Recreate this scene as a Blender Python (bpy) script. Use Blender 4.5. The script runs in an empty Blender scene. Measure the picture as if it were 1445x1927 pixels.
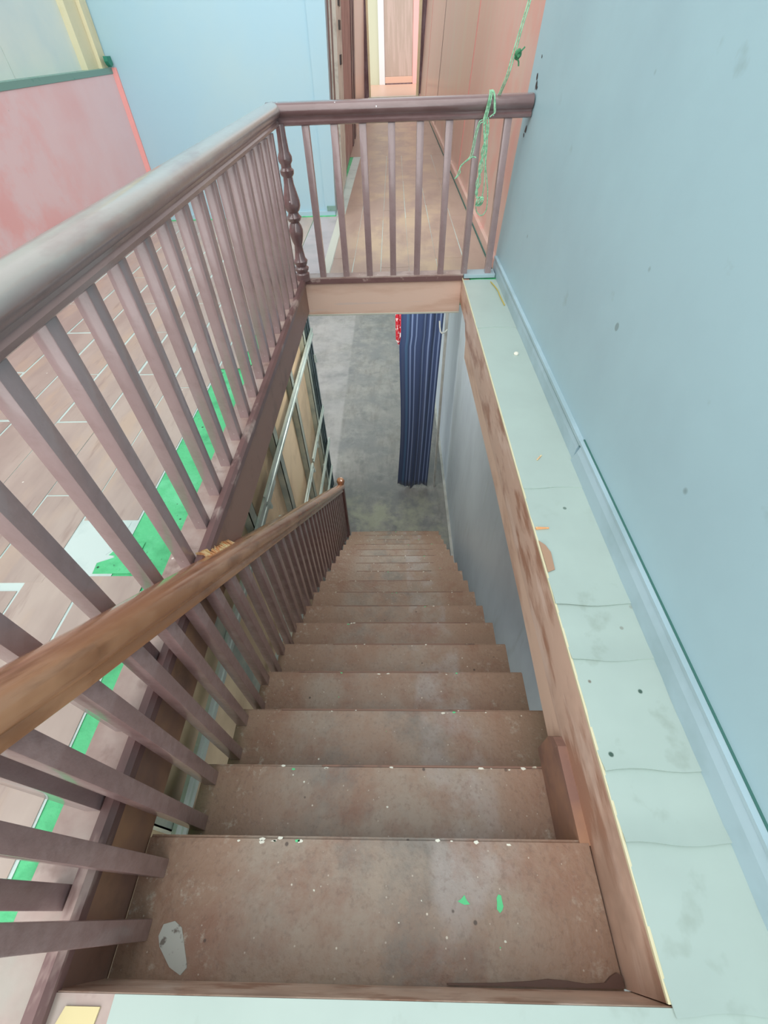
import bpy, bmesh, math, random
from mathutils import Vector, Matrix
random.seed(7)
C = bpy.context.scene.collection
SC = bpy.context.scene

# ------------------------------------------------------------------ camera
cam_d = bpy.data.cameras.new('camera')
cam = bpy.data.objects.new('camera', cam_d); C.objects.link(cam)
cam_d.sensor_fit = 'HORIZONTAL'; cam_d.sensor_width = 36.0
cam_d.lens = 36.0 * 821.08 / 1445.0
cam_d.clip_start = 0.02; cam_d.clip_end = 200
Rv = Vector((0.99950189, 0.01400715, -0.0282803))
Uv = Vector((0.00876176, 0.73771716, 0.67505305))
Fv = Vector((-0.03031843, 0.67496458, -0.73722697))
cam.matrix_world = Matrix(((Rv.x, Uv.x, -Fv.x, 0), (Rv.y, Uv.y, -Fv.y, 0), (Rv.z, Uv.z, -Fv.z, 1.2), (0, 0, 0, 1)))
SC.camera = cam

# ------------------------------------------------------------------ light
W = bpy.data.worlds.new('world'); SC.world = W; W.use_nodes = True
W.node_tree.nodes['Background'].inputs[0].default_value = (0.97, 0.99, 1.0, 1)
W.node_tree.nodes['Background'].inputs[1].default_value = 0.85
sd = bpy.data.lights.new('daylight', 'SUN'); sd.energy = 3.4; sd.angle = math.radians(110); sd.color = (1, 0.985, 0.96)
so = bpy.data.objects.new('daylight', sd); C.objects.link(so)
so.rotation_euler = Vector((0.30, 0.80, -0.62)).to_track_quat('-Z', 'Y').to_euler()
SC.view_settings.view_transform = 'Standard'
SC.view_settings.look = 'None'
SC.view_settings.gamma = 1.0
SC.view_settings.use_curve_mapping = False
SC.view_settings.exposure = 0.2
# fill lights added under the upper floor, out of view, to brighten the lower level
for (lx, ly, lz, le, ls) in ((-.25, 4.25, -.30, 24, .6), (-2.0, 2.6, -.32, 30, .8), (-.2, 9.5, -.32, 45, 1.2)):
    ld = bpy.data.lights.new('lower_fill_light', 'AREA'); ld.shape = 'DISK'; ld.size = ls; ld.energy = le; ld.color = (1, .98, .95)
    lo_ = bpy.data.objects.new('lower_fill_light', ld); C.objects.link(lo_); lo_.location = (lx, ly, lz)

# ------------------------------------------------------------------ helpers
def lin(c):
    return tuple(((v / 255) / 12.92 if v / 255 <= .04045 else ((v / 255 + .055) / 1.055) ** 2.4) for v in c)

def mat(name, base, layers=(), rough=.5, spec=.5, metal=0, bump=None, rnd=0.0, coat=0.0):
    m = bpy.data.materials.new(name); m.use_nodes = True
    nt = m.node_tree; N = nt.nodes; L = nt.links
    b = N['Principled BSDF']
    b.inputs['Roughness'].default_value = rough
    b.inputs['Specular IOR Level'].default_value = spec
    b.inputs['Metallic'].default_value = metal
    b.inputs['Coat Weight'].default_value = coat; b.inputs['Coat Roughness'].default_value = .12
    tc = N.new('ShaderNodeTexCoord')
    rgb = N.new('ShaderNodeRGB'); rgb.outputs[0].default_value = (*lin(base), 1)
    cur = rgb.outputs[0]
    def mapped(st, off=(0, 0, 0)):
        mp = N.new('ShaderNodeMapping'); mp.inputs['Scale'].default_value = st; mp.inputs['Location'].default_value = off
        L.new(tc.outputs['Object'], mp.inputs[0]); return mp.outputs[0]
    def mrange(v, a, c, d0=0.0, d1=1.0):
        r = N.new('ShaderNodeMapRange'); r.clamp = True
        r.inputs[1].default_value = a; r.inputs[2].default_value = c; r.inputs[3].default_value = d0; r.inputs[4].default_value = d1
        L.new(v, r.inputs[0]); return r.outputs[0]
    def mul(a, c):
        q = N.new('ShaderNodeMath'); q.operation = 'MULTIPLY'
        if isinstance(a, float): q.inputs[0].default_value = a
        else: L.new(a, q.inputs[0])
        if isinstance(c, float): q.inputs[1].default_value = c
        else: L.new(c, q.inputs[1])
        return q.outputs[0]
    for i, l in enumerate(layers):
        k = l.get('k', 'noise'); s = l.get('s', 4.0); st = l.get('st', (1, 1, 1)); v = mapped(st, (i * 3.7, i * 1.3, i * 2.1))
        if k == 'noise':
            n = N.new('ShaderNodeTexNoise'); n.inputs['Scale'].default_value = s; n.inputs['Detail'].default_value = l.get('d', 4); n.inputs['Roughness'].default_value = l.get('r', .6)
            L.new(v, n.inputs['Vector']); mask = mrange(n.outputs['Fac'], l.get('lo', .45), l.get('hi', .62))
        elif k == 'speck':
            n = N.new('ShaderNodeTexVoronoi'); n.inputs['Scale'].default_value = s; n.inputs['Randomness'].default_value = 1
            L.new(v, n.inputs['Vector'])
            sz = l.get('sz', .25); a = mrange(n.outputs['Distance'], sz * .7, sz, 1.0, 0.0)
            sp = N.new('ShaderNodeSeparateColor'); L.new(n.outputs['Color'], sp.inputs[0])
            p = l.get('p', .3); g = mrange(sp.outputs[0], p, p + .01, 1.0, 0.0); mask = mul(a, g)
        else:
            mask = None
        bx = l.get('box')
        if bx:
            for (ax, lo, hi, soft) in bx:
                sx = N.new('ShaderNodeSeparateXYZ'); L.new(tc.outputs['Object'], sx.inputs[0]); o = sx.outputs['xyz'.index(ax)]
                nn = N.new('ShaderNodeTexNoise'); nn.inputs['Scale'].default_value = 9; L.new(tc.outputs['Object'], nn.inputs['Vector'])
                ad = N.new('ShaderNodeMath'); ad.operation = 'MULTIPLY_ADD'; L.new(nn.outputs['Fac'], ad.inputs[0]); ad.inputs[1].default_value = l.get('wob', .06); L.new(o, ad.inputs[2])
                o2 = ad.outputs[0]; w = l.get('wob', .06) * .5
                m1 = mul(mrange(o2, lo + w - soft, lo + w + soft), mrange(o2, hi + w - soft, hi + w + soft, 1.0, 0.0))
                mask = m1 if mask is None else mul(mask, m1)
        mask = mul(mask, float(l.get('f', 1.0)))
        mx = N.new('ShaderNodeMix'); mx.data_type = 'RGBA'
        L.new(mask, mx.inputs[0]); L.new(cur, mx.inputs[6]); mx.inputs[7].default_value = (*lin(l['c']), 1)
        cur = mx.outputs[2]
    if rnd:
        oi = N.new('ShaderNodeObjectInfo'); hs = N.new('ShaderNodeHueSaturation')
        L.new(mrange(oi.outputs['Random'], 0, 1, 1 - rnd, 1 + rnd), hs.inputs['Value']); L.new(cur, hs.inputs['Color']); cur = hs.outputs[0]
    L.new(cur, b.inputs['Base Color'])
    if bump:
        n = N.new('ShaderNodeTexNoise'); n.inputs['Scale'].default_value = bump[0]; n.inputs['Detail'].default_value = 5
        L.new(mapped(bump[2] if len(bump) > 2 else (1, 1, 1)), n.inputs['Vector'])
        bm = N.new('ShaderNodeBump'); bm.inputs['Strength'].default_value = bump[1]; bm.inputs['Distance'].default_value = .01
        L.new(n.outputs['Fac'], bm.inputs['Height']); L.new(bm.outputs[0], b.inputs['Normal'])
    return m

class MB:
    def __init__(s): s.bm = bmesh.new()
    def hexa(s, p, bev=0):
        vs = [s.bm.verts.new(q) for q in p]
        fs = [s.bm.faces.new([vs[i] for i in f]) for f in ((0, 3, 2, 1), (4, 5, 6, 7), (0, 1, 5, 4), (1, 2, 6, 5), (2, 3, 7, 6), (3, 0, 4, 7))]
        if bev:
            es = list({e for f in fs for e in f.edges})
            bmesh.ops.bevel(s.bm, geom=es, offset=bev, segments=2, affect='EDGES', profile=.6)
        return s
    def box(s, x0, x1, y0, y1, z0, z1, bev=0):
        return s.hexa([(x0, y0, z0), (x1, y0, z0), (x1, y1, z0), (x0, y1, z0), (x0, y0, z1), (x1, y0, z1), (x1, y1, z1), (x0, y1, z1)], bev)
    def prism(s, loop, ax, a0, a1):
        def pt(u, v, a): return {'x': (a, u, v), 'y': (u, a, v), 'z': (u, v, a)}[ax]
        A = [s.bm.verts.new(pt(u, v, a0)) for u, v in loop]; B = [s.bm.verts.new(pt(u, v, a1)) for u, v in loop]
        n = len(loop)
        s.bm.faces.new(A); s.bm.faces.new(B[::-1])
        for i in range(n): s.bm.faces.new([A[i], B[i], B[(i + 1) % n], A[(i + 1) % n]])
        return s
    def sweep(s, prof, a, b, up=(0, 0, 1)):
        """profile (side, up) swept from a to b"""
        a, b = Vector(a), Vector(b); d = (b - a).normalized(); sd = d.cross(Vector(up)).normalized(); u = sd.cross(d).normalized()
        A = [s.bm.verts.new(a + sd * p + u * q) for p, q in prof]; B = [s.bm.verts.new(b + sd * p + u * q) for p, q in prof]
        n = len(prof); s.bm.faces.new(A); s.bm.faces.new(B[::-1])
        for i in range(n): s.bm.faces.new([A[i], B[i], B[(i + 1) % n], A[(i + 1) % n]])
        return s
    def lathe(s, prof, c, n=20):
        rings = []
        for r, z in prof:
            rings.append([s.bm.verts.new((c[0] + r * math.cos(2 * math.pi * i / n), c[1] + r * math.sin(2 * math.pi * i / n), c[2] + z)) for i in range(n)])
        for a, b in zip(rings, rings[1:]):
            for i in range(n): s.bm.faces.new([a[i], a[(i + 1) % n], b[(i + 1) % n], b[i]])
        s.bm.faces.new(rings[0][::-1]); s.bm.faces.new(rings[-1]); return s
    def tube(s, pts, r, n=6):
        pts = [Vector(p) for p in pts]; rings = []
        for i, p in enumerate(pts):
            d = (pts[min(i + 1, len(pts) - 1)] - pts[max(i - 1, 0)]).normalized()
            u = d.orthogonal().normalized() if i == 0 else (rings_u - d * rings_u.dot(d)).normalized()
            rings_u = u; w = d.cross(u)
            rings.append([s.bm.verts.new(p + (u * math.cos(2 * math.pi * k / n) + w * math.sin(2 * math.pi * k / n)) * r) for k in range(n)])
        for a, b in zip(rings, rings[1:]):
            for i in range(n): s.bm.faces.new([a[i], a[(i + 1) % n], b[(i + 1) % n], b[i]])
        s.bm.faces.new(rings[0][::-1]); s.bm.faces.new(rings[-1]); return s
    def chip(s, c, r, n=7, th=.0015, axis='z', ar=1.0, seed=0):
        rn = random.Random(seed); lp = []
        a0 = rn.random() * 6
        for i in range(n):
            q = r * (.45 + .75 * rn.random()); t = a0 + 2 * math.pi * i / n
            lp.append((q * math.cos(t) * ar, q * math.sin(t)))
        if axis == 'z': return s.prism([(c[0] + u, c[1] + v) for u, v in lp], 'z', c[2], c[2] + th)
        return s.prism([(c[1] + u, c[2] + v) for u, v in lp], 'x', c[0] - th, c[0])
    def build(s, name, m=None, parent=None, smooth=False):
        bmesh.ops.recalc_face_normals(s.bm, faces=s.bm.faces)
        me = bpy.data.meshes.new(name); s.bm.to_mesh(me); s.bm.free()
        if m: me.materials.append(m)
        if smooth:
            for p in me.polygons: p.use_smooth = True
            me.set_sharp_from_angle(angle=math.radians(38))
        o = bpy.data.objects.new(name, me); C.objects.link(o)
        if parent: o.parent = parent
        return o

def tag(o, label=None, cat=None, group=None, kind=None):
    if label: o['label'] = label
    if cat: o['category'] = cat
    if group: o['group'] = group
    if kind: o['kind'] = kind
    return o
def empty(name, label=None, cat=None, group=None, kind=None):
    o = bpy.data.objects.new(name, None); C.objects.link(o); o.empty_display_size = .1
    return tag(o, label, cat, group, kind)
def inst(src, name, loc, parent=None):
    o = src.copy(); C.objects.link(o); o.name = name; o.location = loc
    o.parent = parent; return o

# ------------------------------------------------------------------ measures
XR, XW, XL, YF = 0.484, 0.711, -0.66, 3.39
Y0, G, R = -0.1173, 0.2371, 0.2042
FL = -18 * R
LEAN = 0.07

# ------------------------------------------------------------------ materials
m_blue = mat('blue_wall_paint', (168, 201, 210), [dict(c=(158, 188, 198), s=1.6, lo=.4, hi=.7, f=.6), dict(c=(140, 165, 165), s=7, lo=.68, hi=.8, f=.5), dict(c=(105, 125, 125), k='speck', s=3.2, sz=.05, p=.5, f=.6)], rough=.42, bump=(6, .08))
m_blue2 = mat('pale_blue_wall_paint', (165, 203, 218), [dict(c=(172, 205, 214), s=1.2, lo=.4, hi=.7), dict(c=(130, 150, 160), k='speck', s=4, sz=.04, p=.2, f=.5)], rough=.5)
m_pink = mat('pink_wall_paint', (234, 202, 204), [dict(c=(230, 180, 180), s=1.1, lo=.46, hi=.66, f=.6), dict(c=(236, 158, 154), box=[('y', -2, 3.6, .9)], f=.75, wob=.5), dict(c=(150, 110, 110), k='speck', s=5, sz=.04, p=.15, f=.5)], rough=.5)
m_coral = mat('coral_edge_paint', (238, 164, 160), rough=.5)
m_pink2 = mat('corridor_pink_paint', (222, 182, 172), [dict(c=(218, 192, 178), s=3, st=(1, 1.2, .12), lo=.42, hi=.6, f=.85), dict(c=(226, 164, 152), box=[('y', 3, 4.8, .5)], f=.6, wob=.3)], rough=.3, coat=.3, bump=(3, .1, (1, 2, .2)))
m_cream = mat('cream_board', (224, 234, 226), [dict(c=(206, 224, 224), s=1.3, lo=.4, hi=.65)], rough=.5)
m_frame = mat('cream_frame_paint', (222, 216, 182), [dict(c=(205, 196, 150), s=6, lo=.5, hi=.7, f=.5)], rough=.5)
m_sill = mat('green_grey_sill_paint', (120, 158, 148), [dict(c=(60, 140, 115), s=5, lo=.55, hi=.6, f=.7)], rough=.5)
m_teal = mat('dark_green_paint', (40, 130, 108), rough=.5)
m_ledge = mat('pale_teal_vinyl_sheet', (178, 197, 190), [dict(c=(172, 190, 184), s=3, lo=.4, hi=.65, f=.8), dict(c=(150, 165, 155), s=9, lo=.58, hi=.7, f=.5, box=[('y', -1, 1.0, .3)]), dict(c=(70, 95, 85), k='speck', s=11, sz=.09, p=.5, box=[('y', -1, 1.2, .2)]), dict(c=(225, 240, 230), k='speck', s=8, sz=.06, p=.3), dict(c=(110, 95, 80), k='speck', s=16, sz=.12, p=.35, box=[('y', -1, .6, .2)])], rough=.32, bump=(5, .12))
m_trunk = mat('pale_blue_trunking', (172, 198, 208), [dict(c=(160, 186, 194), s=3, lo=.45, hi=.6), dict(c=(110, 120, 110), k='speck', s=8, sz=.09, p=.2, f=.7, st=(1, .3, 1))], rough=.35)
m_dgreen = mat('green_joint_paint', (62, 112, 104), rough=.6)
m_wood = mat('purple_brown_gloss_paint', (150, 127, 127), [dict(c=(166, 144, 144), s=9, st=(1, 1, .3), lo=.42, hi=.65, f=.7), dict(c=(126, 102, 100), s=18, lo=.55, hi=.72, f=.35), dict(c=(218, 208, 206), k='speck', s=30, sz=.09, p=.09)], rough=.34, spec=.5, bump=(30, .22), rnd=.05, coat=.9)
m_rail = mat('brown_gloss_handrail_paint', (132, 106, 104), [dict(c=(152, 126, 122), s=7, st=(1.5, .25, 1.5), lo=.45, hi=.6, f=.7), dict(c=(98, 74, 72), s=16, st=(2, .3, 2), lo=.55, hi=.72, f=.6), dict(c=(170, 172, 166), s=9, st=(1, .4, 1), lo=.2, hi=.5, f=.75, box=[('z', .918, 1.2, .012)], wob=.02)], rough=.3, spec=.5, bump=(24, .14), coat=.8)  # pale grey layer on the rail top is sky reflection painted into the colour
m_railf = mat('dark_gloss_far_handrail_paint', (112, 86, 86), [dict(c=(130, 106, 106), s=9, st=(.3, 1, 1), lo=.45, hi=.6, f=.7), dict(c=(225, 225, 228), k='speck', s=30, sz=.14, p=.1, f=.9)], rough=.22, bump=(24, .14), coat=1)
m_base = mat('brown_painted_base_board', (164, 140, 132), [dict(c=(182, 164, 156), s=6, lo=.42, hi=.62), dict(c=(128, 102, 94), s=11, lo=.56, hi=.7, f=.7), dict(c=(225, 215, 208), k='speck', s=22, sz=.11, p=.12), dict(c=(170, 168, 158), s=4, lo=.4, hi=.6, box=[('y', -2, .1, .1)])], rough=.34, bump=(14, .2), coat=.3)
m_dark = mat('dark_purple_brown_trim', (122, 92, 90), [dict(c=(190, 168, 160), s=14, st=(1, .35, 1), lo=.55, hi=.66, f=.8, box=[('z', .0, .2, .006)], wob=.01), dict(c=(96, 72, 68), s=6, lo=.5, hi=.7, f=.6)], rough=.35, bump=(14, .15))
m_fascia = mat('brown_fascia', (146, 112, 100), [dict(c=(182, 138, 108), s=3, lo=.38, hi=.58, box=[('y', -.02, .95, .1)]), dict(c=(112, 88, 80), s=8, lo=.55, hi=.7, f=.6), dict(c=(200, 180, 160), k='speck', s=20, sz=.08, p=.1)], rough=.45)
m_orange = mat('orange_brown_varnished_wood', (168, 114, 80), [dict(c=(194, 142, 108), s=5, st=(3, .5, .5), lo=.45, hi=.6, f=.8), dict(c=(132, 84, 56), s=9, st=(4, .4, .4), lo=.52, hi=.68, f=.7), dict(c=(150, 122, 104), s=3, lo=.6, hi=.7, f=.7)], rough=.25, spec=.6, coat=.5)
m_head = mat('pink_brown_header_board', (230, 200, 182), [dict(c=(212, 174, 152), s=5, st=(.3, 1, 2), lo=.5, hi=.68, f=.8), dict(c=(222, 198, 186), s=9, st=(.15, 1, 3), lo=.62, hi=.68)], rough=.5)
m_beam = mat('stained_brown_beam', (222, 192, 172), [dict(c=(176, 130, 106), s=6, st=(1, .45, 1.6), lo=.5, hi=.6, f=.9, d=7), dict(c=(236, 212, 196), s=7, st=(1, .4, 2), lo=.56, hi=.64, f=.8), dict(c=(168, 138, 120), box=[('y', -1, .5, .3)], f=.6)], rough=.4)
m_beam2 = mat('pale_pink_brown_beam_board', (238, 208, 186), [dict(c=(196, 156, 132), s=5, st=(1, .4, 1), lo=.5, hi=.68, f=.8)], rough=.45)
m_tread = mat('worn_brown_tread_paint', (157, 128, 108), [
    dict(c=(164, 149, 134), s=3.2, lo=.36, hi=.6, f=.9, box=[('x', -.42, .33, .05)], d=9, r=.7),
    dict(c=(122, 118, 112), s=4.0, lo=.48, hi=.66, f=.8, box=[('x', -.32, .2, .12)], d=9, r=.72),
    dict(c=(174, 165, 160), s=5, lo=.46, hi=.66, f=.7, box=[('x', .08, .31, .012)], wob=.03),
    dict(c=(140, 98, 78), s=5, lo=.5, hi=.7, f=.7, d=8, r=.7),
    dict(c=(196, 186, 170), s=24, lo=.56, hi=.68, f=.75, box=[('x', -.7, -.44, .04)], d=8, r=.75),
    dict(c=(196, 186, 170), s=20, lo=.56, hi=.7, f=.6, box=[('x', .40, .6, .02)], d=8, r=.75),
    dict(c=(112, 92, 82), s=80, lo=.54, hi=.68, f=.3, d=3),
    dict(c=(230, 222, 206), k='speck', s=24, sz=.075, p=.22, f=.9),
    dict(c=(220, 210, 195), k='speck', s=62, sz=.14, p=.16, f=.5),
    dict(c=(70, 58, 52), k='speck', s=19, sz=.11, p=.2, f=.8)], rough=.45, bump=(60, .3))
m_nose = mat('rubbed_tread_nosing', (138, 106, 90), [dict(c=(225, 222, 200), s=12, lo=.66, hi=.7), dict(c=(110, 90, 80), s=7, lo=.55, hi=.65)], rough=.5)
m_riser = mat('dark_brown_riser', (104, 78, 68), rough=.5)
m_slab = mat('green_painted_subfloor', (92, 206, 142), [dict(c=(64, 170, 112), s=8, lo=.5, hi=.66, f=.7), dict(c=(120, 225, 170), s=5, lo=.55, hi=.66, f=.6), dict(c=(40, 90, 60), k='speck', s=24, sz=.13, p=.3), dict(c=(50, 110, 80), s=40, lo=.66, hi=.7, f=.7)], rough=.5, bump=(40, .3))
m_under = mat('white_floor_underlay', (206, 226, 222), [dict(c=(176, 200, 196), s=6, lo=.48, hi=.66, f=.6)], rough=.5)
m_plank = mat('brown_grey_vinyl_plank', (188, 174, 164), [dict(c=(172, 156, 148), s=2.2, st=(2.2, .6, 1), lo=.42, hi=.62), dict(c=(196, 176, 156), s=3, st=(2, .5, 1), lo=.52, hi=.66, f=.7), dict(c=(150, 128, 120), s=6, st=(3, .5, 1), lo=.6, hi=.7, f=.5), dict(c=(225, 225, 215), k='speck', s=16, sz=.07, p=.1)], rough=.33, bump=(8, .06), rnd=.03)
m_plank2 = mat('worn_tan_vinyl_plank', (178, 156, 142), [dict(c=(200, 180, 152), s=2.0, st=(1, .8, 1), lo=.44, hi=.6, box=[('x', -.35, .5, .14)], d=7), dict(c=(156, 130, 118), s=3, st=(1.5, .5, 1), lo=.52, hi=.7, f=.6)], rough=.38, rnd=.02)
m_grey = mat('lilac_grey_vinyl', (186, 178, 180), [dict(c=(168, 164, 166), s=4, lo=.45, hi=.65)], rough=.3)
m_strip = mat('pale_threshold_strip', (202, 205, 192), rough=.4)
m_conc = mat('bare_grey_concrete', (132, 130, 127), [
    dict(c=(108, 105, 102), s=3, st=(2.2, .5, 1), lo=.46, hi=.64, f=.8, d=9, r=.7),
    dict(c=(112, 113, 114), s=1.7, lo=.4, hi=.62, d=8), dict(c=(160, 159, 153), s=4.5, lo=.5, hi=.74, f=.5, d=9, r=.75), dict(c=(98, 99, 100), s=5, lo=.56, hi=.7, f=.7, d=8),
    dict(c=(164, 160, 160), s=2, lo=.3, hi=.6, f=.55, box=[('x', -2.6, -1.02, .02)], wob=.02),
    dict(c=(158, 160, 138), s=3, lo=.46, hi=.62, f=.6, box=[('y', 3.8, 4.8, .25)]),
    dict(c=(182, 180, 172), s=11, st=(1.3, .8, 1), lo=.6, hi=.8, f=.45, d=10, r=.78)], rough=.6, bump=(9, .15))
m_lwall = mat('blue_grey_lower_wall', (192, 205, 214), [dict(c=(178, 190, 200), s=1.6, st=(1, 1, .5), lo=.42, hi=.65), dict(c=(165, 176, 178), s=4, st=(1, 1.5, .3), lo=.58, hi=.7, f=.5), dict(c=(190, 195, 190), k='speck', s=6, sz=.04, p=.2, f=.6)], rough=.45)
m_skirt = mat('pale_grey_concrete_edge', (176, 176, 172), [dict(c=(158, 158, 152), s=5, lo=.45, hi=.65)], rough=.6)
m_beige = mat('beige_gypsum_board', (222, 198, 166), [dict(c=(188, 164, 136), s=1.4, lo=.42, hi=.65)], rough=.6)
m_galv = mat('galvanised_steel', (204, 214, 208), [dict(c=(176, 188, 182), s=7, st=(1, .4, .4), lo=.45, hi=.62), dict(c=(205, 214, 208), s=16, lo=.58, hi=.68, f=.7)], rough=.42, metal=.35)
m_galvd = mat('dull_olive_galvanised_steel', (174, 178, 164), [dict(c=(150, 158, 150), s=4, lo=.45, hi=.6)], rough=.5, metal=.25)
m_steel = mat('blue_grey_steel_post', (98, 116, 122), [dict(c=(76, 92, 98), s=5, lo=.45, hi=.6)], rough=.5, metal=.3)
m_rope = mat('green_nylon_rope', (160, 212, 176), [dict(c=(120, 180, 142), s=60, lo=.45, hi=.55)], rough=.6)
m_roped = mat('dark_green_rope_knot', (70, 138, 96), rough=.6)
m_red = mat('red_white_patterned_cloth', (200, 40, 58), [dict(c=(240, 225, 225), s=22, st=(1, 1, 1), lo=.55, hi=.57)], rough=.8)
m_white = mat('white_cord', (205, 205, 200), rough=.6)
m_jamb = mat('dark_purple_door_frame', (92, 70, 76), [dict(c=(130, 118, 128), s=9, st=(1, 1, .3), lo=.5, hi=.65, f=.6)], rough=.35)
m_leafg = mat('grey_green_door_edge', (226, 236, 228), [dict(c=(150, 156, 150), s=6, lo=.5, hi=.65, f=.6)], rough=.45)
m_mauve = mat('mauve_door_paint', (186, 158, 156), [dict(c=(160, 126, 124), s=3, lo=.45, hi=.6)], rough=.45)
m_black = mat('black_metal', (48, 50, 54), rough=.4)
m_endw = mat('cream_room_wall', (180, 182, 158), rough=.6)
m_wframe = mat('white_door_frame', (204, 204, 204), rough=.5)
m_leafb = mat('taupe_door_panel', (160, 142, 130), [dict(c=(172, 152, 142), s=4, st=(3, 1, .3), lo=.45, hi=.6)], rough=.5)
m_salmon = mat('salmon_floor_tile', (200, 162, 142), rough=.4)
m_chipw = mat('white_paint_chip', (236, 236, 222), rough=.6)
m_chipg = mat('green_paint_chip', (100, 220, 150), rough=.6)
m_scrape = mat('pale_grey_scraped_patch', (190, 192, 184), [dict(c=(120, 112, 104), s=30, lo=.6, hi=.66)], rough=.6)
m_yellow = mat('pale_yellow_offcut', (222, 208, 158), rough=.6)
m_splint = mat('raw_splintered_wood', (232, 168, 116), [dict(c=(246, 222, 170), s=30, lo=.45, hi=.55)], rough=.7)
m_tape = mat('brown_tape', (176, 142, 118), rough=.5)

# navy curtain: stripes along the width of the cloth (object x is replaced by a vertex attribute)
m_curt = bpy.data.materials.new('navy_striped_curtain'); m_curt.use_nodes = True
def _curt():
    nt = m_curt.node_tree; N = nt.nodes; L = nt.links; b = N['Principled BSDF']; b.inputs['Roughness'].default_value = .75
    b.inputs['Sheen Weight'].default_value = .3
    uv = N.new('ShaderNodeUVMap'); sx = N.new('ShaderNodeSeparateXYZ'); L.new(uv.outputs[0], sx.inputs[0])
    cr = N.new('ShaderNodeValToRGB'); cr.color_ramp.interpolation = 'LINEAR'
    navy, pale, mid = lin((44, 62, 102)), lin((116, 134, 174)), lin((62, 96, 134))
    els = []
    for c, w, col in ((.17, .025, mid), (.27, .012, pale), (.38, .010, pale), (.57, .011, pale), (.70, .010, pale), (.83, .011, pale), (.94, .010, pale)):
        els += [(c - w - .012, navy), (c - w, col), (c + w, col), (c + w + .012, navy)]
    e0 = cr.color_ramp.elements; e0[0].position = 0; e0[0].color = (*navy, 1); e0[1].position = 1; e0[1].color = (*navy, 1)
    for p, c in els[:30]:
        e = e0.new(min(max(p, .001), .999)); e.color = (*c, 1)
    L.new(sx.outputs[0], cr.inputs[0]); L.new(cr.outputs[0], b.inputs['Base Color'])
_curt()

# ================================================================== SETTING
# ---- lower level
MB().box(-3.2, 2.2, -1.2, 16, FL - .12, FL).build('floor_below', m_conc)['kind'] = 'structure'
lw = MB().box(.772, .90, -1.0, 14, FL, -.2).build('wall_below_right', m_lwall); lw['kind'] = 'structure'
MB().box(.735, .772, -.2, 14, FL, FL + .012).build('edge_strip', m_skirt, lw)
tr = MB().box(.575, .605, 5.0, 5.06, FL, -.25, .004).build('trim_1', m_skirt); tr['kind'] = 'structure'

# ---- upper floor slab with the stair opening
fb = MB()
fb.box(-2.75, XL - .032, -1.4, 5.12, -.2, -.001)
fb.box(XL - .032, XR + .055, YF + .022, 5.12, -.2, -.001)
fb.box(XR + .055, .85, Y0, 5.12, -.2, -.001)
fb.box(XL - .032, .85, -1.4, Y0 - .021, -.2, -.001)
fb.box(-.90, 1.15, 5.12, 24.5, -.2, -.001)
floor = fb.build('floor', m_slab); floor['kind'] = 'structure'
PT = .0036
MB().box(-2.5, -.962, .757, 5.08, 0, .0015).build('underlay', m_under, floor)
MB().box(-2.5, -.834, -1.4, .757, 0, .0015).build('underlay', m_under, floor)
def plank(x0, x1, y0, y1, m, rn, gap=.003):
    g1, g2 = gap * rn.uniform(.25, 1.5), gap * rn.uniform(.15, 1.6)
    sk = rn.uniform(-.0025, .0025); dz = rn.uniform(0, .0008)
    MB().hexa([(x0 + g1 + sk, y0 + g2, .0017), (x1 - g1 + sk, y0 + g2, .0017), (x1 - g1 - sk, y1 - g2, .0017), (x0 + g1 - sk, y1 - g2, .0017),
               (x0 + g1 + sk, y0 + g2, PT + dz), (x1 - g1 + sk, y0 + g2, PT + dz), (x1 - g1 - sk, y1 - g2, PT + dz), (x0 + g1 - sk, y1 - g2, PT + dz)]).build('plank', m, floor)
rn = random.Random(3)
cols = [(-2.48, -2.26, 2.15), (-2.26, -2.045, 1.24), (-2.045, -1.83, 1.71), (-1.83, -1.612, 2.13), (-1.612, -1.393, 1.695), (-1.393, -1.178, 2.116), (-1.178, -.964, 1.06)]
for (x0, x1, j) in cols:
    e = [.835 if x0 > -1.3 else .79]
    y = j
    while y - .92 > 1.0: y -= .92
    while y < 5.0:
        if y > e[-1] + .05: e.append(y)
        y += .92
    e.append(5.075)
    for a, b in zip(e, e[1:]):
        if x0 > -1.2 and b <= 1.07: continue          # the missing plank that shows the white underlay
        plank(x0, x1, a, b, m_plank, rn, .0065)
# filler planks next to the green strip, further along
plank(-.962, -.842, 2.16, 3.0, m_plank, rn); plank(-.962, -.79, 3.0, 4.1, m_plank, rn); plank(-.962, -.79, 4.1, 5.075, m_plank, rn)
plank(-.788, -.56, 3.47, 5.075, m_grey, rn, .001)
# planks nearer the landing, laid off the grid
for (x0, x1, jj) in [(-2.3, -2.06, .3), (-2.06, -1.86, -.2), (-1.86, -1.652, .35), (-1.652, -1.448, -.1), (-1.448, -1.244, .42), (-1.244, -1.04, -.25), (-1.04, -.836, .1)]:
    for a, b in zip([-1.35, jj - .55, jj + .0, (.818 if x0 > -1.25 else .765)], [jj - .55, jj + .0, (.818 if x0 > -1.25 else .765)]):
        if b - a > .06: plank(x0, x1, a, b, m_plank, rn, .006)
# torn underlay lap over the green paint
MB().prism([(-1.19, .826), (-1.03, .826), (-1.035, .87), (-.985, .90), (-1.02, .905), (-.992, .945), (-.99, 1.055), (-1.175, 1.055)], 'z', .0017, .0026).build('torn_underlay', m_under, floor)
MB().prism([(-1.03, .826), (-.9, .826), (-.9, .96), (-.985, .95), (-1.01, .9), (-.982, .895), (-1.035, .87)], 'z', .0017, .0022).build('green_patch', m_slab, floor)
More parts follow.
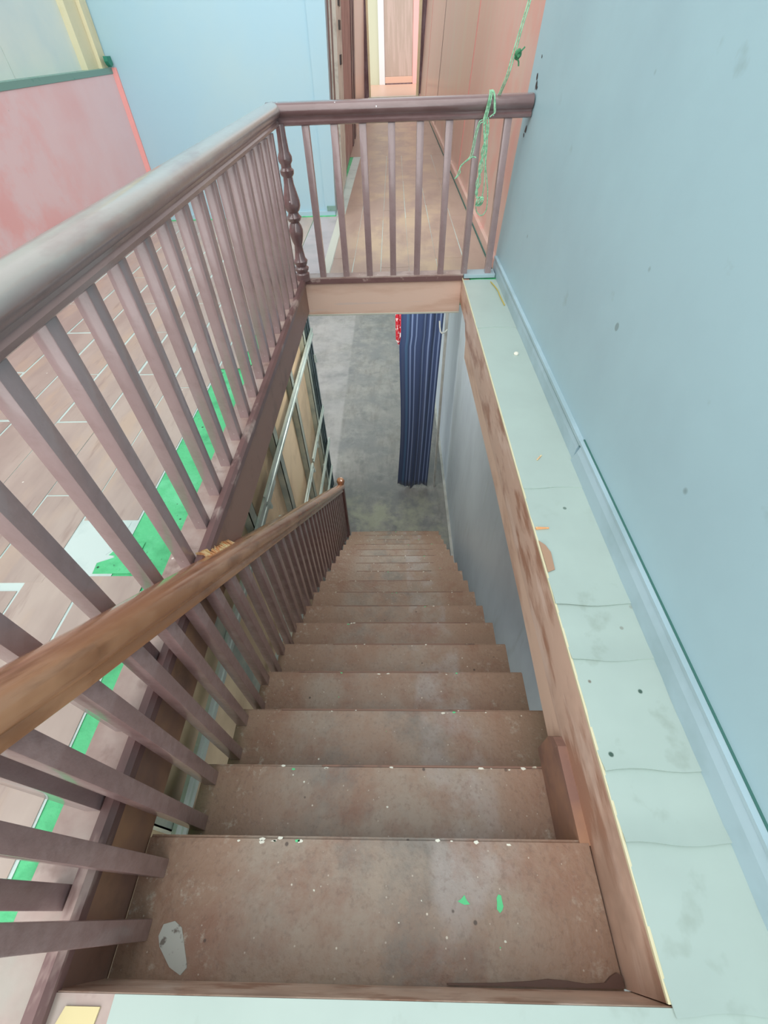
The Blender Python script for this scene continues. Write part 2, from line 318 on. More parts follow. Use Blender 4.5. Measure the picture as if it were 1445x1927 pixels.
# corridor planks
MB().box(-.56, -.495, 3.47, 5.1, .0015, .006).build('threshold_strip', m_strip, floor)
cc = [-.494, -.325, -.11, .105, .32, .535, .735]
MB().box(-.60, .76, 3.46, 8.3, 0, .0015).build('underlay', m_under, floor)
for i, (x0, x1) in enumerate(zip(cc, cc[1:])):
    j = [3.85, 4.9, 3.62, 4.95, 3.8, 4.98][i]
    for a, b in zip([3.47, j, j + 1.6], [j, j + 1.6, 8.2]): plank(x0, x1, a, b, m_plank2, rn, .0024)
MB().box(-.88, 1.0, 8.2, 17.0, 0, PT).build('worn_vinyl', m_plank2, floor)
MB().box(-1.4, 1.6, 17.05, 24.0, 0, .004).build('end_room_tile', m_salmon, floor)
MB().box(-.72, .74, 16.9, 17.12, 0, .03).build('end_threshold', m_strip, floor)
# vinyl sheets on the ledge between the stair opening and the wall
def sheet(y0, y1, amp, seed):
    q = random.Random(seed); b = bmesh.new(); nx, ny = 8, max(4, int((y1 - y0) / .045))
    ph = q.random() * 6; grid = []
    for j in range(ny + 1):
        row = []
        for i in range(nx + 1):
            u, v = i / nx, j / ny
            x = XR + .001 + (XW + .021 - XR) * u + (q.uniform(-.003, .003) if i == 0 else 0)
            z = .004 + amp * (math.sin(v * 9 + ph) * math.sin(u * 2.4 + ph) + 1) * .5 + (amp * 1.4 * max(0, 1 - v * 6))
            row.append(b.verts.new((x, y0 + (y1 - y0) * v + (.004 * math.sin(u * 7 + ph) if j in (0, ny) else 0) + (.012 if j == ny else 0), z - (.002 if j == ny else 0))))
        grid.append(row)
    for j in range(ny):
        for i in range(nx): b.faces.new([grid[j][i], grid[j][i + 1], grid[j + 1][i + 1], grid[j + 1][i]])
    r = bmesh.ops.extrude_face_region(b, geom=list(b.faces)); bmesh.ops.translate(b, vec=(0, 0, -.0035), verts=[g for g in r['geom'] if isinstance(g, bmesh.types.BMVert)])
    k = MB(); k.bm.free(); k.bm = b; return k.build('vinyl_sheet', m_ledge, floor, True)
ys = [Y0 - .012, .115, .255, .525, .70, 1.213, 2.58, 3.33]
for i, (a, b) in enumerate(zip(ys, ys[1:])): sheet(a, b, [.0035, .004, .004, .003, .003, .0015, .001][i], i)
MB().box(-.535, XW + .022, -1.35, Y0 - .004, .0005, .005).build('vinyl_sheet', m_ledge, floor)
MB().box(-.67, -.5345, -1.35, Y0 - .004, .0005, .004).build('plank', m_base, floor)

# ---- right wall: blue sheet, then the pink corridor wall
def xwall(x0, y0, y1, z0, z1, th, y0t=None, y1t=None, lean=LEAN):
    y0t = y0 if y0t is None else y0t; y1t = y1 if y1t is None else y1t
    a, b = x0 + lean * z0, x0 + lean * z1
    return MB().hexa([(a, y0, z0), (a + th, y0, z0), (a + th, y1, z0), (a, y1, z0), (b, y0t, z1), (b + th, y0t, z1), (b + th, y1t, z1), (b, y1t, z1)])
wr = xwall(.728, -1.4, 3.53, -.2, 2.7, .12, y1t=3.68).build('wall_right', m_blue); wr['kind'] = 'structure'
wc = xwall(.742, 2.9, 17, -.2, 3.4, .2).build('wall_corridor_right', m_pink2); wc['kind'] = 'structure'
for yy in (6.4, 10.6, 14.2):
    xwall(.739, yy, yy + .035, .06, 3.4, .01).build('panel_joint', m_jamb if yy == 10.6 else m_coral, wc)
xwall(.715, 3.5, 16.9, .004, .075, .03).build('baseboard_right', m_pink2)['kind'] = 'structure'
xwall(.708, 3.5, 12, .004, .014, .02).build('trim_2', m_dgreen)['kind'] = 'structure'
# trunking on the ledge: two lengths
def trunk(y0, y1, z1, cut):
    t = empty('baseboard_right', kind='structure')
    pr = [(XW, .005), (XW - .001, .07), (XW + .006, z1), (XW + .03, z1), (XW + .03, .005)]
    b = MB(); A = [b.bm.verts.new((u, y0, v)) for u, v in pr]; B = [b.bm.verts.new((u, y1 - (cut if v > .02 and u < XW + .01 else 0), v)) for u, v in pr]
    n = len(pr); b.bm.faces.new(A); b.bm.faces.new(B[::-1])
    for i in range(n): b.bm.faces.new([A[i], B[i], B[(i + 1) % n], A[(i + 1) % n]])
    b.build('cover', m_trunk, t)
    MB().box(XW + .004, XW + .03, y0, y1 - .01, z1, z1 + .012).build('upper_lip', m_trunk, t)
    MB().box(XW + .019, XW + .033, y0, y1 - .005, z1 + .012, z1 + .0145).build('green_joint', m_dgreen, t)
trunk(-1.3, 1.375, .098, .03)
t2 = empty('baseboard_right', kind='structure')
MB().prism([(XW + .007, .005), (XW + .007, .06), (XW + .012, .085), (XW + .03, .085), (XW + .03, .005)], 'y', 1.375, 3.5).build('cover', m_trunk, t2)
MB().box(XW + .006, XW + .03, 1.36, 3.5, .09, .105).build('upper_lip', m_trunk, t2)
MB().box(XW + .008, XW + .03, 1.36, 3.5, .085, .09).build('green_joint', m_dgreen, t2)

# ---- blue wall across the hall and the corridor's left side
wb = MB().hexa([(-2.75, 5.1, 0), (-.585, 5.1, 0), (-.585, 5.22, 0), (-2.75, 5.22, 0), (-2.75, 5.1, 2.7), (-.455, 5.1, 2.7), (-.455, 5.22, 2.7), (-2.75, 5.22, 2.7)]).build('wall_back', m_blue2); wb['kind'] = 'structure'
MB().hexa([(-.68, 5.085, .05), (-.582, 5.085, .05), (-.582, 5.1, .05), (-.68, 5.1, .05), (-.65, 5.085, 2.7), (-.452, 5.085, 2.7), (-.452, 5.1, 2.7), (-.60, 5.1, 2.7)]).build('corner_board', m_blue2, wb)
MB().box(-2.3, -.585, 5.078, 5.1, .006, .05, .002).build('baseboard_back', m_blue2)['kind'] = 'structure'
MB().box(-2.3, -.58, 5.07, 5.1, .0, .012).build('trim_3', m_slab)['kind'] = 'structure'
MB().box(-.66, -.575, 5.072, 5.1, .05, .09).build('trim_4', m_sill)['kind'] = 'structure'
def cl(y): return -.588 - .019 * (y - 5.1)
def lwallp(y0, y1, z0, z1, d, th, name, m, parent=None):
    L2 = .05
    p = []
    for z in (z0, z1):
        for (yy, xo) in ((y0, d - th), (y0, d), (y1, d), (y1, d - th)): p.append((cl(yy) + xo + L2 * z, yy, z))
    return MB().hexa(p).build(name, m, parent)
wl = lwallp(5.22, 17, -.1, 3.4, -.012, .1, 'wall_corridor_left', m_pink2); wl['kind'] = 'structure'
d1 = empty('door_1', kind='structure')
lwallp(5.23, 5.75, 0, 3.0, .004, .05, 'door_frame', m_jamb, d1)
lwallp(5.40, 5.46, 0, 3.0, .012, .03, 'frame_bead', m_leafg, d1)
lwallp(5.86, 6.66, .03, 3.0, .03, .045, 'door_leaf', m_leafg, d1)
for z, r in ((1.05, .05), (1.28, .045), (1.42, .03)):
    lwallp(6.16, 6.36, z - r * .7, z + r * .7, .042, .02, 'lock_plate', m_black, d1)
d2 = empty('door_2', kind='structure')
lwallp(6.72, 9.1, .02, 3.2, .002, .03, 'door_leaf', m_mauve, d2)
lwallp(9.12, 9.5, 0, 3.2, .012, .04, 'door_frame', m_jamb, d2)
lwallp(9.85, 10.3, 0, 3.2, .012, .04, 'door_frame', m_jamb, d2)
# ---- end doorway and the room beyond
d3 = empty('door_3', kind='structure')
MB().box(-.83, -.69, 16.95, 17.1, 0, 3.4, .01).build('door_frame', m_jamb, d3)
MB().hexa([(.70, 16.95, 0), (.80, 16.95, 0), (.80, 17.1, 0), (.70, 17.1, 0), (.80, 16.95, 3.4), (.93, 16.95, 3.4), (.93, 17.1, 3.4), (.80, 17.1, 3.4)]).build('door_frame', m_jamb, d3)
MB().box(-.69, -.64, 16.98, 17.1, 0, 3.4).build('frame_bead', m_frame, d3)
MB().hexa([(.63, 16.98, 0), (.70, 16.98, 0), (.70, 17.1, 0), (.63, 17.1, 0), (.72, 16.98, 3.4), (.80, 16.98, 3.4), (.80, 17.1, 3.4), (.72, 17.1, 3.4)]).build('frame_bead', m_frame, d3)
we = MB().box(-1.6, 2, 22.0, 22.1, 0, 4.4).build('wall_end', m_endw); we['kind'] = 'structure'
d4 = empty('door_4', kind='structure')
MB().box(-.50, -.30, 21.9, 22.0, 0, 4.2, .01).build('door_frame', m_wframe, d4)
MB().box(.68, .86, 21.9, 22.0, 0, 4.2, .01).build('door_frame', m_coral, d4)
MB().box(-.30, .68, 21.94, 22.0, .2, 4.2, .01).build('door_leaf', m_leafb, d4)
MB().box(-.30, .68, 21.92, 22.0, .03, .2, .01).build('kick_board', m_salmon, d4)
MB().box(-.26, .64, 21.9, 22.0, .0, .03).build('floor_gap', m_jamb, d4)

# ---- pink half wall on the left with the boarded window above
def pw(y): return -2.405 + .045 * (y - 3.0)
def pinkbox(y0, y1, z0, z1, z0b, z1b, d0, d1, name, m, parent=None):
    p = []
    for k in (0, 1):
        for (yy, dd, zz) in ((y0, d0, (z0, z1)[k]), (y0, d1, (z0, z1)[k]), (y1, d1, (z0b, z1b)[k]), (y1, d0, (z0b, z1b)[k])): p.append((pw(yy) + dd, yy, zz))
    return MB().hexa(p).build(name, m, parent)
wp = pinkbox(-1.4, 5.1, 0, .99, 0, 1.05, -.16, 0, 'wall_left', m_pink); wp['kind'] = 'structure'
MB().hexa([(pw(5.06) - .01, 5.055, 0), (pw(5.06) + .035, 5.085, 0), (pw(5.06) + .035, 5.1, 0), (pw(5.06) - .01, 5.1, 0), (pw(5.06) - .01, 5.055, 1.085), (pw(5.06) + .03, 5.085, 1.085), (pw(5.06) + .03, 5.1, 1.085), (pw(5.06) - .01, 5.1, 1.085)]).build('trim_5', m_coral)['kind'] = 'structure'
pinkbox(-1.4, 5.06, 0, .05, 0, .05, 0, .012, 'baseboard_left', m_coral)['kind'] = 'structure'
pinkbox(-1.4, 5.1, 991e-3, 1.035, 1.051, 1.085, -.16, .004, 'trim_6', m_sill)['kind'] = 'structure'
MB().chip((pw(5.0) + .03, 5.02, 1.125), .05, seed=4, axis='x', th=.03).build('trim_7', m_teal)['kind'] = 'structure'
w1 = empty('window_1', kind='structure')
pinkbox(-1.4, 3.98, 1.0, 2.6, 1.05, 2.6, -.15, -.11, 'board', m_cream, w1)
pinkbox(3.988, 4.86, 1.05, 2.6, 1.06, 2.6, -.15, -.11, 'board', m_cream, w1)
pinkbox(4.82, 4.985, 1.08, 2.6, 1.085, 2.6, -.15, -.06, 'window_frame', m_frame, w1)
pinkbox(4.99, 5.09, 1.084, 2.6, 1.086, 2.6, -.15, -.03, 'window_frame', m_frame, w1)

# ---- trims round the stair opening
tb = empty('trim_8', kind='structure')
MB().prism([(Y0, -.002), (YF, -.002), (YF, -.17), (3.03, -.17), (2.97, -.235), (Y0, -.235)], 'x', XR, XR + .05).build('board', m_beam, tb)
MB().prism([(Y0, -.237), (2.97, -.237), (2.93, -.372), (1.6, -.34), (.9, -.345), (.3, -.375), (Y0, -.375)], 'x', XR + .004, XR + .05).build('board', m_beam2, tb)
MB().box(XR - .0025, XR + .004, Y0, YF, -.004, .0055, .001).build('raw_edge', m_frame, tb)
th = empty('trim_9', kind='structure')
MB().box(XL - .02, XR, YF, YF + .02, -.245, -.0, .002).build('board', m_head, th)
MB().box(XL - .02, XR, YF - .004, YF + .02, -.25, -.238, .002).build('lower_bead', m_strip, th)
tf = empty('trim_10', kind='structure')
MB().box(XL - .03, XL, Y0 - .12, YF, -.215, -.012, .002).build('board', m_fascia, tf)
MB().prism([(XL - .05, -.012), (XL + .012, -.012), (XL + .014, .02), (XL + .004, .034), (XL - .016, .036), (XL - .02, .024), (XL - .05, .022)], 'y', Y0 - .2, YF).build('moulding', m_dark, tf, True)
tl = MB().box(XL - .02, XR + .05, Y0 - .02, Y0 - .002, -.2, 0, .001).build('trim_11', m_beam); tl['kind'] = 'structure'

def YN(k): return {1: .142, 2: .352}.get(k, Y0 + k * G)
# ================================================================== STAIRCASE
st = empty('staircase', 'long steep brown painted wooden staircase going down to the bare concrete floor', 'staircase')
for k in range(1, 18):
    x0 = -.655 if k == 1 else -.64
    x1 = XR - .004 if k == 1 else (.462 if k == 2 else .572)
    yb, yn, z = YN(k - 1), YN(k), -k * R
    q = random.Random(k)
    b = MB(); b.box(x0, x1, yb - .012, yn, z - .028, z, 0)
    es = [e for e in b.bm.edges if all(abs(v.co.y - yn) < 1e-4 for v in e.verts) and abs(e.verts[0].co.x - e.verts[1].co.x) > .3]
    bmesh.ops.bevel(b.bm, geom=es, offset=.007, segments=3, affect='EDGES')
    t = b.build('tread', m_tread, st, True)
    MB().box(x0 + .01, x1 - .01, yn - .03, yn - .012, z - R + .001, z - .029).build('riser', m_riser, st)
    if k > 1: MB().box(-.34 + q.uniform(-.2, .1), .25 + q.uniform(-.1, .25), yn - .006, yn + .0006, z - .006, z + .0005, .002).build('worn_nosing', m_nose, t)
MB().box(-.64, .57, Y0 + 17 * G - .03, Y0 + 17 * G - .012, FL, -17 * R - .029).build('riser', m_riser, st)
def stringer(x0, x1, y0, y1, up, dn, m):
    z = lambda y: -(y - Y0) / G * R
    return MB().prism([(y0, z(y0) + up), (y1, z(y1) + up), (y1, max(FL, z(y1) + dn)), (y1 - .18, max(FL, z(y1 - .18) + dn)), (y0, z(y0) + dn)], 'x', x0, x1).build('stringer', m, st)
stringer(-.63, -.595, Y0 + .05, Y0 + 17 * G - .03, -.21, -.46, m_riser)
stringer(.53, .565, Y0 + .05, Y0 + 17 * G - .03, -.21, -.46, m_riser)
MB().prism([(.13, -.408), (.405, -.408), (.405, -.27), (.39, -.225), (.36, -.205), (.13, -.205)], 'x', .458, XR + .002).build('side_board', m_fascia, st)
lp = [(.479, -.116), (.479, -.096), (.470, -.092), (.455, -.098), (.44, -.108), (.40, -.110), (.36, -.106), (.32, -.104), (.28, -.108), (.2, -.112), (.1, -.114), (.1, -.116)]
MB().prism(lp, 'z', -R, -R + .01).build('dirt_ridge', m_riser, st)

# ================================================================== BALUSTRADES
BW = .021
def baluster_mesh(h, name='baluster', tilt=0):
    return MB().hexa([(-BW, -BW, 0), (BW, -BW, 0), (BW, BW, 0), (-BW, BW, 0), (-BW, -BW, h + tilt * BW), (BW, -BW, h + tilt * BW), (BW, BW, h - tilt * BW), (-BW, BW, h - tilt * BW)], .003)
CAP = [(.0, .0), (.028, 0), (.036, .006), (.038, .018), (.03, .027), (.032, .036), (.046, .046), (.054, .06), (.054, .074), (.046, .09), (.028, .1), (0, .104)]
CAP = CAP + [(-p, q) for p, q in CAP[-2:0:-1]]
# left balustrade
bl = empty('balustrade', 'glossy purple brown wooden balustrade along the left side of the stair opening', 'railing')
XB = -.702
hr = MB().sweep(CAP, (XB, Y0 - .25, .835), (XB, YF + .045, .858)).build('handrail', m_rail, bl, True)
MB().box(-.775, -.675, Y0 - .25, YF + .06, 0.0, .024, .002).build('base_rail', m_base, bl)
src = None
for j in range(-5, 15):
    y = .854 + .1685 * j
    if src is None:
        src = baluster_mesh(.825).build('baluster', m_wood, bl, True); src.location = (XB, y, .022)
    else: inst(src, 'baluster', (XB, y, .022), bl)
NW = [(.040, 0), (.040, .045), (.031, .055), (.04, .07), (.042, .082), (.03, .094), (.038, .112), (.041, .128), (.030, .145), (.026, .18), (.022, .225), (.03, .25), (.038, .29), (.039, .315), (.033, .34), (.024, .358), (.036, .372), (.042, .388), (.030, .402), (.027, .414), (.038, .43), (.044, .452), (.043, .48), (.035, .52), (.026, .565), (.024, .60), (.034, .616), (.036, .635), (.026, .648), (.026, .664), (.035, .68), (.036, .70), (.026, .725), (.022, .80), (.022, .85)]
NW = [(r * 1.22, z) for r, z in NW]
MB().lathe(NW, (-.664, YF - .02, .02)).build('newel_post', m_railf, bl, True)
# far balustrade
bf = empty('balustrade', 'glossy purple brown wooden balustrade across the far end of the stair opening', 'railing')
MB().sweep(CAP, (XB - .03, YF + .012, .858), (.785, YF + .012, .858)).build('handrail', m_railf, bf, True)
MB().box(XL - .02, .49, YF - .012, YF + .075, .0, .03, .002).build('base_rail', m_base, bf)
MB().box(.492, .712, YF - .03, YF + .075, .006, .03, .002).build('base_block', m_trunk, bf)
MB().box(XL, .489, YF - .016, YF - .010, -.014, .02, .001).build('front_bead', m_dark, bf)
src = None
for i in range(8):
    p = (-.5199 + .1688 * i, YF + .012, .028)
    if src is None: src = baluster_mesh(.835).build('baluster', m_wood, bf, True); src.location = p
    else: inst(src, 'baluster', p, bf)
b = MB(); b.chip((.757, YF - .02, .93), .02, seed=1, axis='x'); b.build('white_end_chip', m_chipw, bf)
# stair railing
sr = empty('stair_railing', 'orange brown wooden handrail on slim dark balusters down the left of the stairs', 'railing')
SX = -.608
zn = lambda y: -(y - Y0) / G * R
SCAP = [(0, 0), (.02, 0), (.03, .008), (.032, .022), (.028, .032), (.038, .044), (.05, .06), (.05, .08), (.038, .098), (.016, .107), (0, .108)]
SCAP = SCAP + [(-p, q) for p, q in SCAP[-2:0:-1]]
def xs(y): return SX - .030 * max(0, y - .3)   # the run drifts slightly to the left going down
ya, yb_ = -.75, 3.97
zr = lambda y: zn(y) + .735 + .032 * (y + .75) / 4.7
hs = MB().sweep(SCAP, (SX, ya, zr(ya)), (SX, .3, zr(.3))).sweep(SCAP, (SX, .2995, zr(.2995)), (xs(yb_), yb_, zr(yb_))).build('handrail', m_orange, sr, True)
m_woodd = mat('dark_brown_stair_baluster_paint', (140, 112, 110), [dict(c=(158, 132, 130), s=12, lo=.45, hi=.62, f=.7), dict(c=(110, 84, 82), s=26, lo=.5, hi=.7, f=.4), dict(c=(205, 190, 180), k='speck', s=40, sz=.12, p=.14, f=.8)], rough=.35, bump=(40, .2), rnd=.05, coat=.5)
BW = .019
src = baluster_mesh(.77 + .03, tilt=.86).build('baluster', m_woodd, sr, True)
first = True
for k in range(1, 18):
    for f in (.30, .80):
        y = Y0 + (k - 1 + f) * G
        if k == 1 and f < .5: y = -.04
        h = zr(y) + .02 - (-k * R)
        if first: o = src; o.location = (xs(y), y, -k * R); first = False
        else: o = inst(src, 'baluster', (xs(y), y, -k * R), sr)
        o.scale.z = h / .80
nx, ny = xs(4.0) + .005, 4.01
MB().box(nx - .035, nx + .035, ny - .035, ny + .035, FL, -2.65, .005).build('newel_post', m_dark, sr)
MB().lathe([(.04, 0), (.036, .012), (.046, .03), (.052, .055), (.042, .085), (.014, .1)], (nx, ny, -2.65), 16).build('newel_knob', m_orange, sr, True)
q = random.Random(5); b = MB()
for i in range(16):
    y = .88 + .17 * i / 15 + q.uniform(-.006, .006); zz = zr(y) + .146; XX = xs(y) - .004
    b.hexa([(XX - .04, y - .007, zz - .03), (XX + .002, y - .007, zz), (XX + .002, y + .007, zz - .012), (XX - .04, y + .007, zz - .04),
            (XX - .05, y - .003, zz + q.uniform(-.005, .02)), (XX - .014, y - .001, zz + q.uniform(.008, .028)), (XX - .014, y + .002, zz + .012), (XX - .05, y + .001, zz - .006)])
b.build('splintered_patch', m_splint, hs)

# ================================================================== STUD PARTITION below, left of the stairs
sp = empty('stud_partition', 'unfinished partition of galvanised studs backed by beige boards below the left railing', 'partition')
yy = -.9
while yy < 5.0:
    y1 = min(yy + 1.2, 5.06); MB().box(-1.10, -1.085, yy + .003, y1 - .003, FL + .01, -.21).build('board', m_beige, sp); yy += 1.2
def cstud(y, w, m):
    b = MB(); b.box(-1.083, -1.02, y - w / 2, y - w / 2 + .006, FL, -.205); b.box(-1.083, -1.02, y + w / 2 - .006, y + w / 2, FL, -.205); b.box(-1.026, -1.02, y - w / 2, y + w / 2, FL, -.205)
    return b.build('stud', m, sp)
for y in (.30, 1.18, 2.06, 2.95, 3.85, 4.72): cstud(y, .1, m_galvd)
cstud(4.98, .06, m_steel); cstud(5.09, .07, m_steel)
def chan(z, y0, y1, w=.055, x=-1.018, z1=None):
    z1 = z if z1 is None else z1
    pr = [(0, -w / 2), (.02, -w / 2), (.02, -w / 6), (.012, -w / 8), (.012, w / 8), (.02, w / 6), (.02, w / 2), (0, w / 2)]
    return MB().sweep([(-a, c) for a, c in pr][::-1], (x, y1, z1), (x, y0, z)).build('channel', m_galv, sp)
chan(-1.23, .2, 2.6, .12, z1=-1.20); chan(-1.17, 2.3, 5.12, .09, -1.012)
chan(-2.27, 1.0, 3.95, .08); chan(-2.24, 4.0, 5.12, .07)
chan(-2.79, 2.2, 5.12, .07, -1.0); chan(-3.3, 3.2, 5.1, .045)
b = MB()
for (y, z) in ((2.35, -1.26), (3.0, -2.31), (3.92, -2.3), (4.35, -2.27), (4.55, -2.83), (5.08, -1.5), (2.5, -1.62)):
    b.hexa([(-1.02, y - .012, z - .05), (-.985, y - .012, z - .045), (-.985, y + .012, z - .04), (-1.02, y + .012, z - .045), (-1.02, y - .01, z + .05), (-.995, y - .01, z + .055), (-.995, y + .012, z + .05), (-1.02, y + .012, z + .05)])
b.build('bent_tab', m_galv, sp)

# ================================================================== CURTAIN and small things below
def curtain():
    b = bmesh.new(); nu, nv = 72, 26; uvl = b.loops.layers.uv.new('UVMap'); g = []
    for j in range(nv + 1):
        v = j / nv; z = -.30 + (FL + .035 + .30) * v; row = []
        for i in range(nu + 1):
            u = i / nu
            xl = .075 - .055 * v - .02 * math.sin(v * 7) * (v > .3); xr = .565 - .09 * v
            amp = .006 + .010 * v
            y = 5.0 + amp * math.sin(u * 2 * math.pi * 3.6 + .9 * math.sin(v * 2.2)) + .008 * math.sin(u * 31 + v * 3)
            zz = z + (.035 * math.sin(u * 9 + 1) + .008 * math.sin(u * 40)) * (j == nv)
            row.append(b.verts.new((xl + (xr - xl) * u, y, zz)))
        g.append(row)
    for j in range(nv):
        for i in range(nu):
            f = b.faces.new([g[j][i], g[j][i + 1], g[j + 1][i + 1], g[j + 1][i]]); f.smooth = True
            for lp, (a, c) in zip(f.loops, ((i, j), (i + 1, j), (i + 1, j + 1), (i, j + 1))): lp[uvl].uv = (a / nu, c / nv)
    me = bpy.data.meshes.new('cloth'); b.to_mesh(me); b.free(); me.materials.append(m_curt)
    o = bpy.data.objects.new('cloth', me); C.objects.link(o)
    s = o.modifiers.new('thickness', 'SOLIDIFY'); s.thickness = .003
    return o
cu = empty('curtain', 'navy blue curtain with pale stripes hanging in the doorway below, frayed hem', 'curtain')
curtain().parent = cu
MB().tube([(-.6, 5.02, -.33), (.3, 5.02, -.33), (.76, 5.02, -.33)], .012, 10).build('curtain_rod', m_skirt, cu, True)
q = random.Random(2)
for i in range(7):
    x = .16 + .26 * (i + q.random()) / 7; MB().tube([(x, 4.97, FL + .06), (x + q.uniform(-.01, .01), 4.965, FL + .015)], .002, 4).build('loose_thread', m_white, cu)
tag(MB().tube([(.50, 4.94, -1.0), (.505, 4.93, -1.06), (.515, 4.925, -1.115), (.535, 4.92, -1.135), (.57, 4.94, -1.13), (.60, 4.98, -1.12)], .010, 6).build('tie_cord', m_white, None, True), 'short white tie cord hooked across the upper right edge of the navy curtain', 'cord')
b = bmesh.new(); g = []
for j in range(13):
    v = j / 12; row = []
    for i in range(11):
        u = i / 10; row.append(b.verts.new((-.01 + .085 * u + .012 * v, 5.09 + .014 * math.sin(u * 11 + v), -.36 - .93 * v - .06 * math.sin(u * 3) * (j == 12))))
    g.append(row)
for j in range(12):
    for i in range(10): b.faces.new([g[j][i], g[j][i + 1], g[j + 1][i + 1], g[j + 1][i]])
r_ = bmesh.ops.extrude_face_region(b, geom=list(b.faces)); bmesh.ops.translate(b, vec=(0, .004, 0), verts=[x for x in r_['geom'] if isinstance(x, bmesh.types.BMVert)])
k = MB(); k.bm.free(); k.bm = b
tag(k.build('cloth', m_red, None, True), 'red and white patterned cloth hanging behind the left edge of the navy curtain', 'cloth')

# ================================================================== ROPE on the far rail
rp = empty('rope', 'pale green nylon rope tied down to the far handrail with its tail looped over it', 'rope')
def smooth(pts, n=8):
    P = [Vector(p) for p in pts]; out = []
    for i in range(len(P) - 1):
        p0, p1, p2, p3 = P[max(i - 1, 0)], P[i], P[i + 1], P[min(i + 2, len(P) - 1)]
        for k in range(n):
            t = k / n; out.append(.5 * ((2 * p1) + (-p0 + p2) * t + (2 * p0 - 5 * p1 + 4 * p2 - p3) * t * t + (-p0 + 3 * p1 - 3 * p2 + p3) * t ** 3))
    out.append(P[-1]); return out
RY = YF - .08
b = MB()
for o in (-.005, .005):
    b.tube(smooth([(.588 + o, RY + .07, .95), (.61 + o, RY + .01, 1.03), (.628 + o * 1.3, RY, 1.11), (.648 + o, RY, 1.20), (.672 + o, RY, 1.297), (.76 + o, RY, 1.66), (.835, RY, 1.98)]), .0032)
b.build('taut_line', m_rope, rp, True)
b = MB()
b.tube(smooth([(.638, RY - .012, 1.115), (.652, RY - .02, 1.128), (.66, RY, 1.11), (.648, RY + .012, 1.10), (.64, RY - .01, 1.12), (.655, RY - .015, 1.105)]), .009)
b.tube([(.655, RY, 1.12), (.668, RY, 1.128), (.682, RY, 1.14)], .004); b.tube([(.65, RY, 1.10), (.66, RY, 1.085), (.662, RY, 1.07)], .004)
b.build('knot', m_roped, rp, True)
b = MB()
F_ = YF - .055
def pxl(x, z, y=F_): return (x, y, z)
b.tube(smooth([pxl(.515, .85), pxl(.527, .90), pxl(.535, .955), (.545, YF + .01, .975), (.556, YF - .035, .965), pxl(.562, .92), pxl(.567, .885)]), .0033)
b.tube(smooth([pxl(.522, .84), pxl(.535, .90), pxl(.543, .955), (.552, YF + .015, .976), (.56, YF - .03, .967), pxl(.568, .92), pxl(.572, .89), pxl(.562, .882), pxl(.545, .87)]), .0033)
b.tube(smooth([pxl(.51, .86), pxl(.522, .91), pxl(.53, .96), (.54, YF + .015, .977)]), .0033)
b.build('rail_loop', m_rope, rp, True)
b = MB(); q = random.Random(9)
for i in range(4):
    o = q.uniform(-.014, .014); o2 = q.uniform(-.016, .016)
    b.tube(smooth([pxl(.525 + o, .87), pxl(.535 + o, .80), pxl(.532 + o2, .72), pxl(.527 + o, .65), pxl(.52 + o2, .57), pxl(.515 + o * .5, .52), pxl(.522 + o2 * .5, .49)]), .0032)
b.tube(smooth([pxl(.535, .84), pxl(.548, .75), pxl(.552, .66), pxl(.57, .58), pxl(.584, .52), pxl(.59, .44), pxl(.578, .405), pxl(.555, .395), pxl(.53, .415), pxl(.52, .44)]), .003)
b.tube(smooth([pxl(.53, .80), pxl(.548, .66), pxl(.556, .57), pxl(.552, .50), pxl(.54, .46)]), .003)
b.build('hanging_strands', m_rope, rp, True)
b = MB()
for i in range(3):
    pts = []
    for t in range(15):
        a = t / 14 * 2 * math.pi * 1.1 + i; pts.append((.537 + .022 * math.cos(a), F_ - .012 + .012 * math.sin(a * 1.5 + i * 2), .472 + .024 * math.sin(a + i * .8)))
    b.tube(pts, .0034)
b.build('coil', m_rope, rp, True)
b = MB()
b.tube(smooth([pxl(.505, .86), pxl(.488, .85), pxl(.472, .80), pxl(.462, .735), pxl(.452, .695), pxl(.425, .672), pxl(.40, .645), pxl(.385, .608), pxl(.372, .592), pxl(.385, .60), pxl(.402, .622), pxl(.398, .648), pxl(.42, .668), pxl(.458, .69), pxl(.47, .72), pxl(.478, .78), pxl(.492, .84), pxl(.51, .85)]), .003)
b.tube(smooth([pxl(.455, .69), pxl(.475, .695), pxl(.49, .69)]), .004)
b.build('side_loop', m_rope, rp, True)

# ================================================================== SMALL THINGS
tag(MB().prism([(-.560, -.03), (-.535, -.024), (-.515, -.035), (-.485, -.092), (-.482, -.10), (-.493, -.112), (-.522, -.10), (-.556, -.068), (-.565, -.05)], 'z', -R, -R + .002).build('scrap', m_scrape), 'pale grey elongated scrap stuck on the left of the top tread', 'scrap')
tag(MB().prism([(-.62, Y0 - .02), (-.555, Y0 - .02), (-.565, Y0 - .12), (-.65, Y0 - .10)], 'z', .0045, .0075).build('offcut', m_yellow), 'pale yellow offcut lying on the landing at the bottom left', 'offcut')
tag(MB().chip((.236, .018, -R), .017, 9, seed=21, ar=.6).build('paint_flake', m_chipg), 'largest green paint flake, right of centre on the top tread', 'paint flake')
tag(MB().chip((.15, .02, -R), .010, 7, seed=8, ar=1.4).build('paint_flake', m_chipg), 'small green paint flake left of the largest one on the top tread', 'paint flake')
tag(MB().prism([(.488, .82), (.512, .83), (.516, .90), (.505, .93), (.487, .95)], 'z', .0075, .010).build('tape', m_tape), 'brown tape scrap on the edge of the pale ledge beside the stair opening', 'tape')
tag(MB().chip((-.80, 2.15, .002), .075, 9, th=.02, ar=.4, seed=12).build('plastic_scrap', m_chipg), 'light green crumpled scrap lying at the foot of the left balusters', 'scrap')
q = random.Random(31)
bw, bg = MB(), MB()
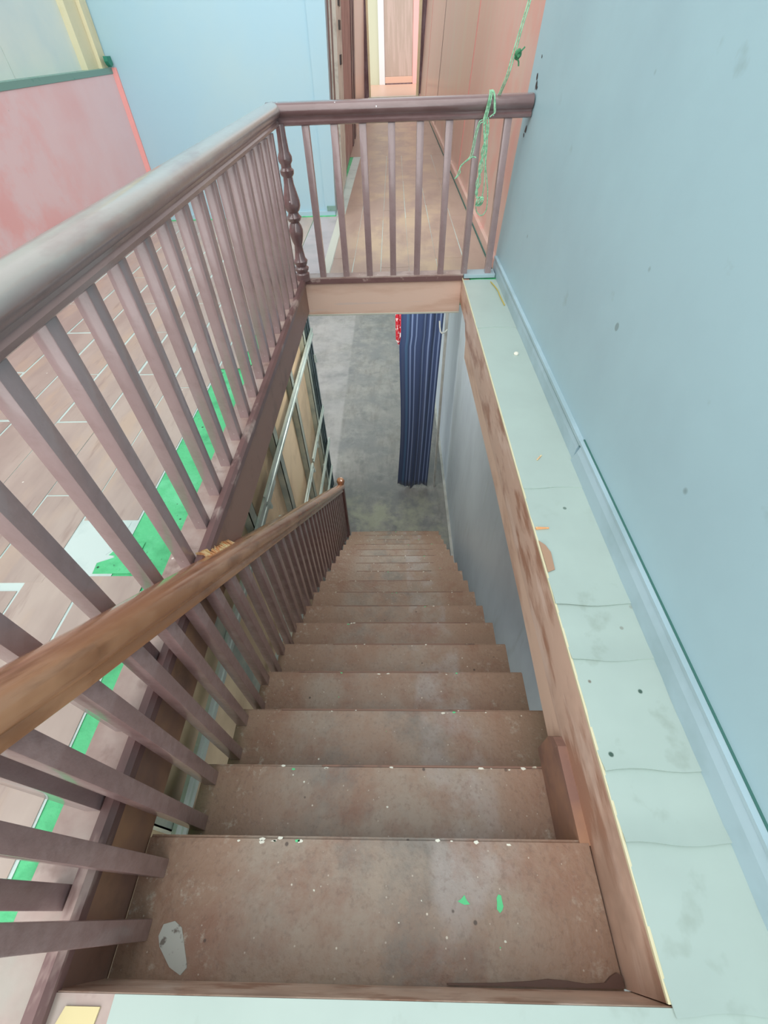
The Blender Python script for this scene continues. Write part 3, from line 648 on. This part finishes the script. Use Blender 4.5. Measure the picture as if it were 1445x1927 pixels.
for i in range(120):
    k = 1 + int(17 * q.random() ** 1.4); yn = YN(k)
    x = q.uniform(-.42, .42); near = q.random() < .62
    y = yn - (.004 + .01 * q.random() if near else q.uniform(.02, .2))
    r = q.uniform(.0015, .0038) * (1.3 if near else 1)
    (bg if q.random() < .28 else bw).chip((x, y, -k * R), r, 5, .001, ar=2.2 if near else 1.1, seed=i)
tag(bw.build('paint_chips', m_chipw), 'tiny white paint chips scattered over the stair treads', 'paint chips', kind='stuff')
tag(bg.build('paint_chips', m_chipg), 'tiny green paint chips scattered over the stair treads', 'paint chips', kind='stuff')
b = MB()
for i, (y, z, r) in enumerate([(3.41, .99, .022), (3.43, 1.02, .016), (3.44, .80, .022), (3.46, .77, .012), (3.38, .98, .012), (3.42, 1.10, .007)]): b.chip((.728 + LEAN * z - .001, y, z), r, 7, axis='x', seed=i)
b.build('chipped_marks', m_black, wr)
tag(MB().lathe([(.012, 0), (.014, .006), (.010, .012), (.003, .014)], (.655, 2.25, .005), 10).build('plaster_lump', m_chipw, None, True), 'small white plaster lump on the ledge against the trunking', 'debris')
tag(MB().tube(smooth([(.672, 3.28, .008), (.690, 3.12, .016), (.694, 3.0, .012), (.700, 2.88, .010)]), .0035).build('wire', mat('yellow_wire_sheath', (196, 176, 84)), None, True), 'thin yellow wire lying along the trunking at the far end of the ledge', 'wire')
tag(MB().hexa([(.488, 1.0, .008), (.535, 1.004, .008), (.535, 1.010, .008), (.488, 1.010, .008), (.488, 1.0, .013), (.535, 1.005, .011), (.535, 1.009, .011), (.488, 1.010, .013)]).build('wood_splinter', m_splint), 'orange wood splinter poking from the stair edge onto the pale ledge', 'splinter')
tag(MB().hexa([(.575, 1.37, .008), (.60, 1.40, .008), (.597, 1.403, .008), (.572, 1.373, .008), (.575, 1.37, .011), (.60, 1.40, .010), (.597, 1.403, .010), (.572, 1.373, .011)]).build('wood_splinter', m_splint), 'tiny wood splinter lying loose in the middle of the pale ledge', 'splinter')
MB().chip((-1.165, 2.36, .0046), .06, 6, .001, ar=.55, seed=3).build('torn_underlay', m_under, floor)
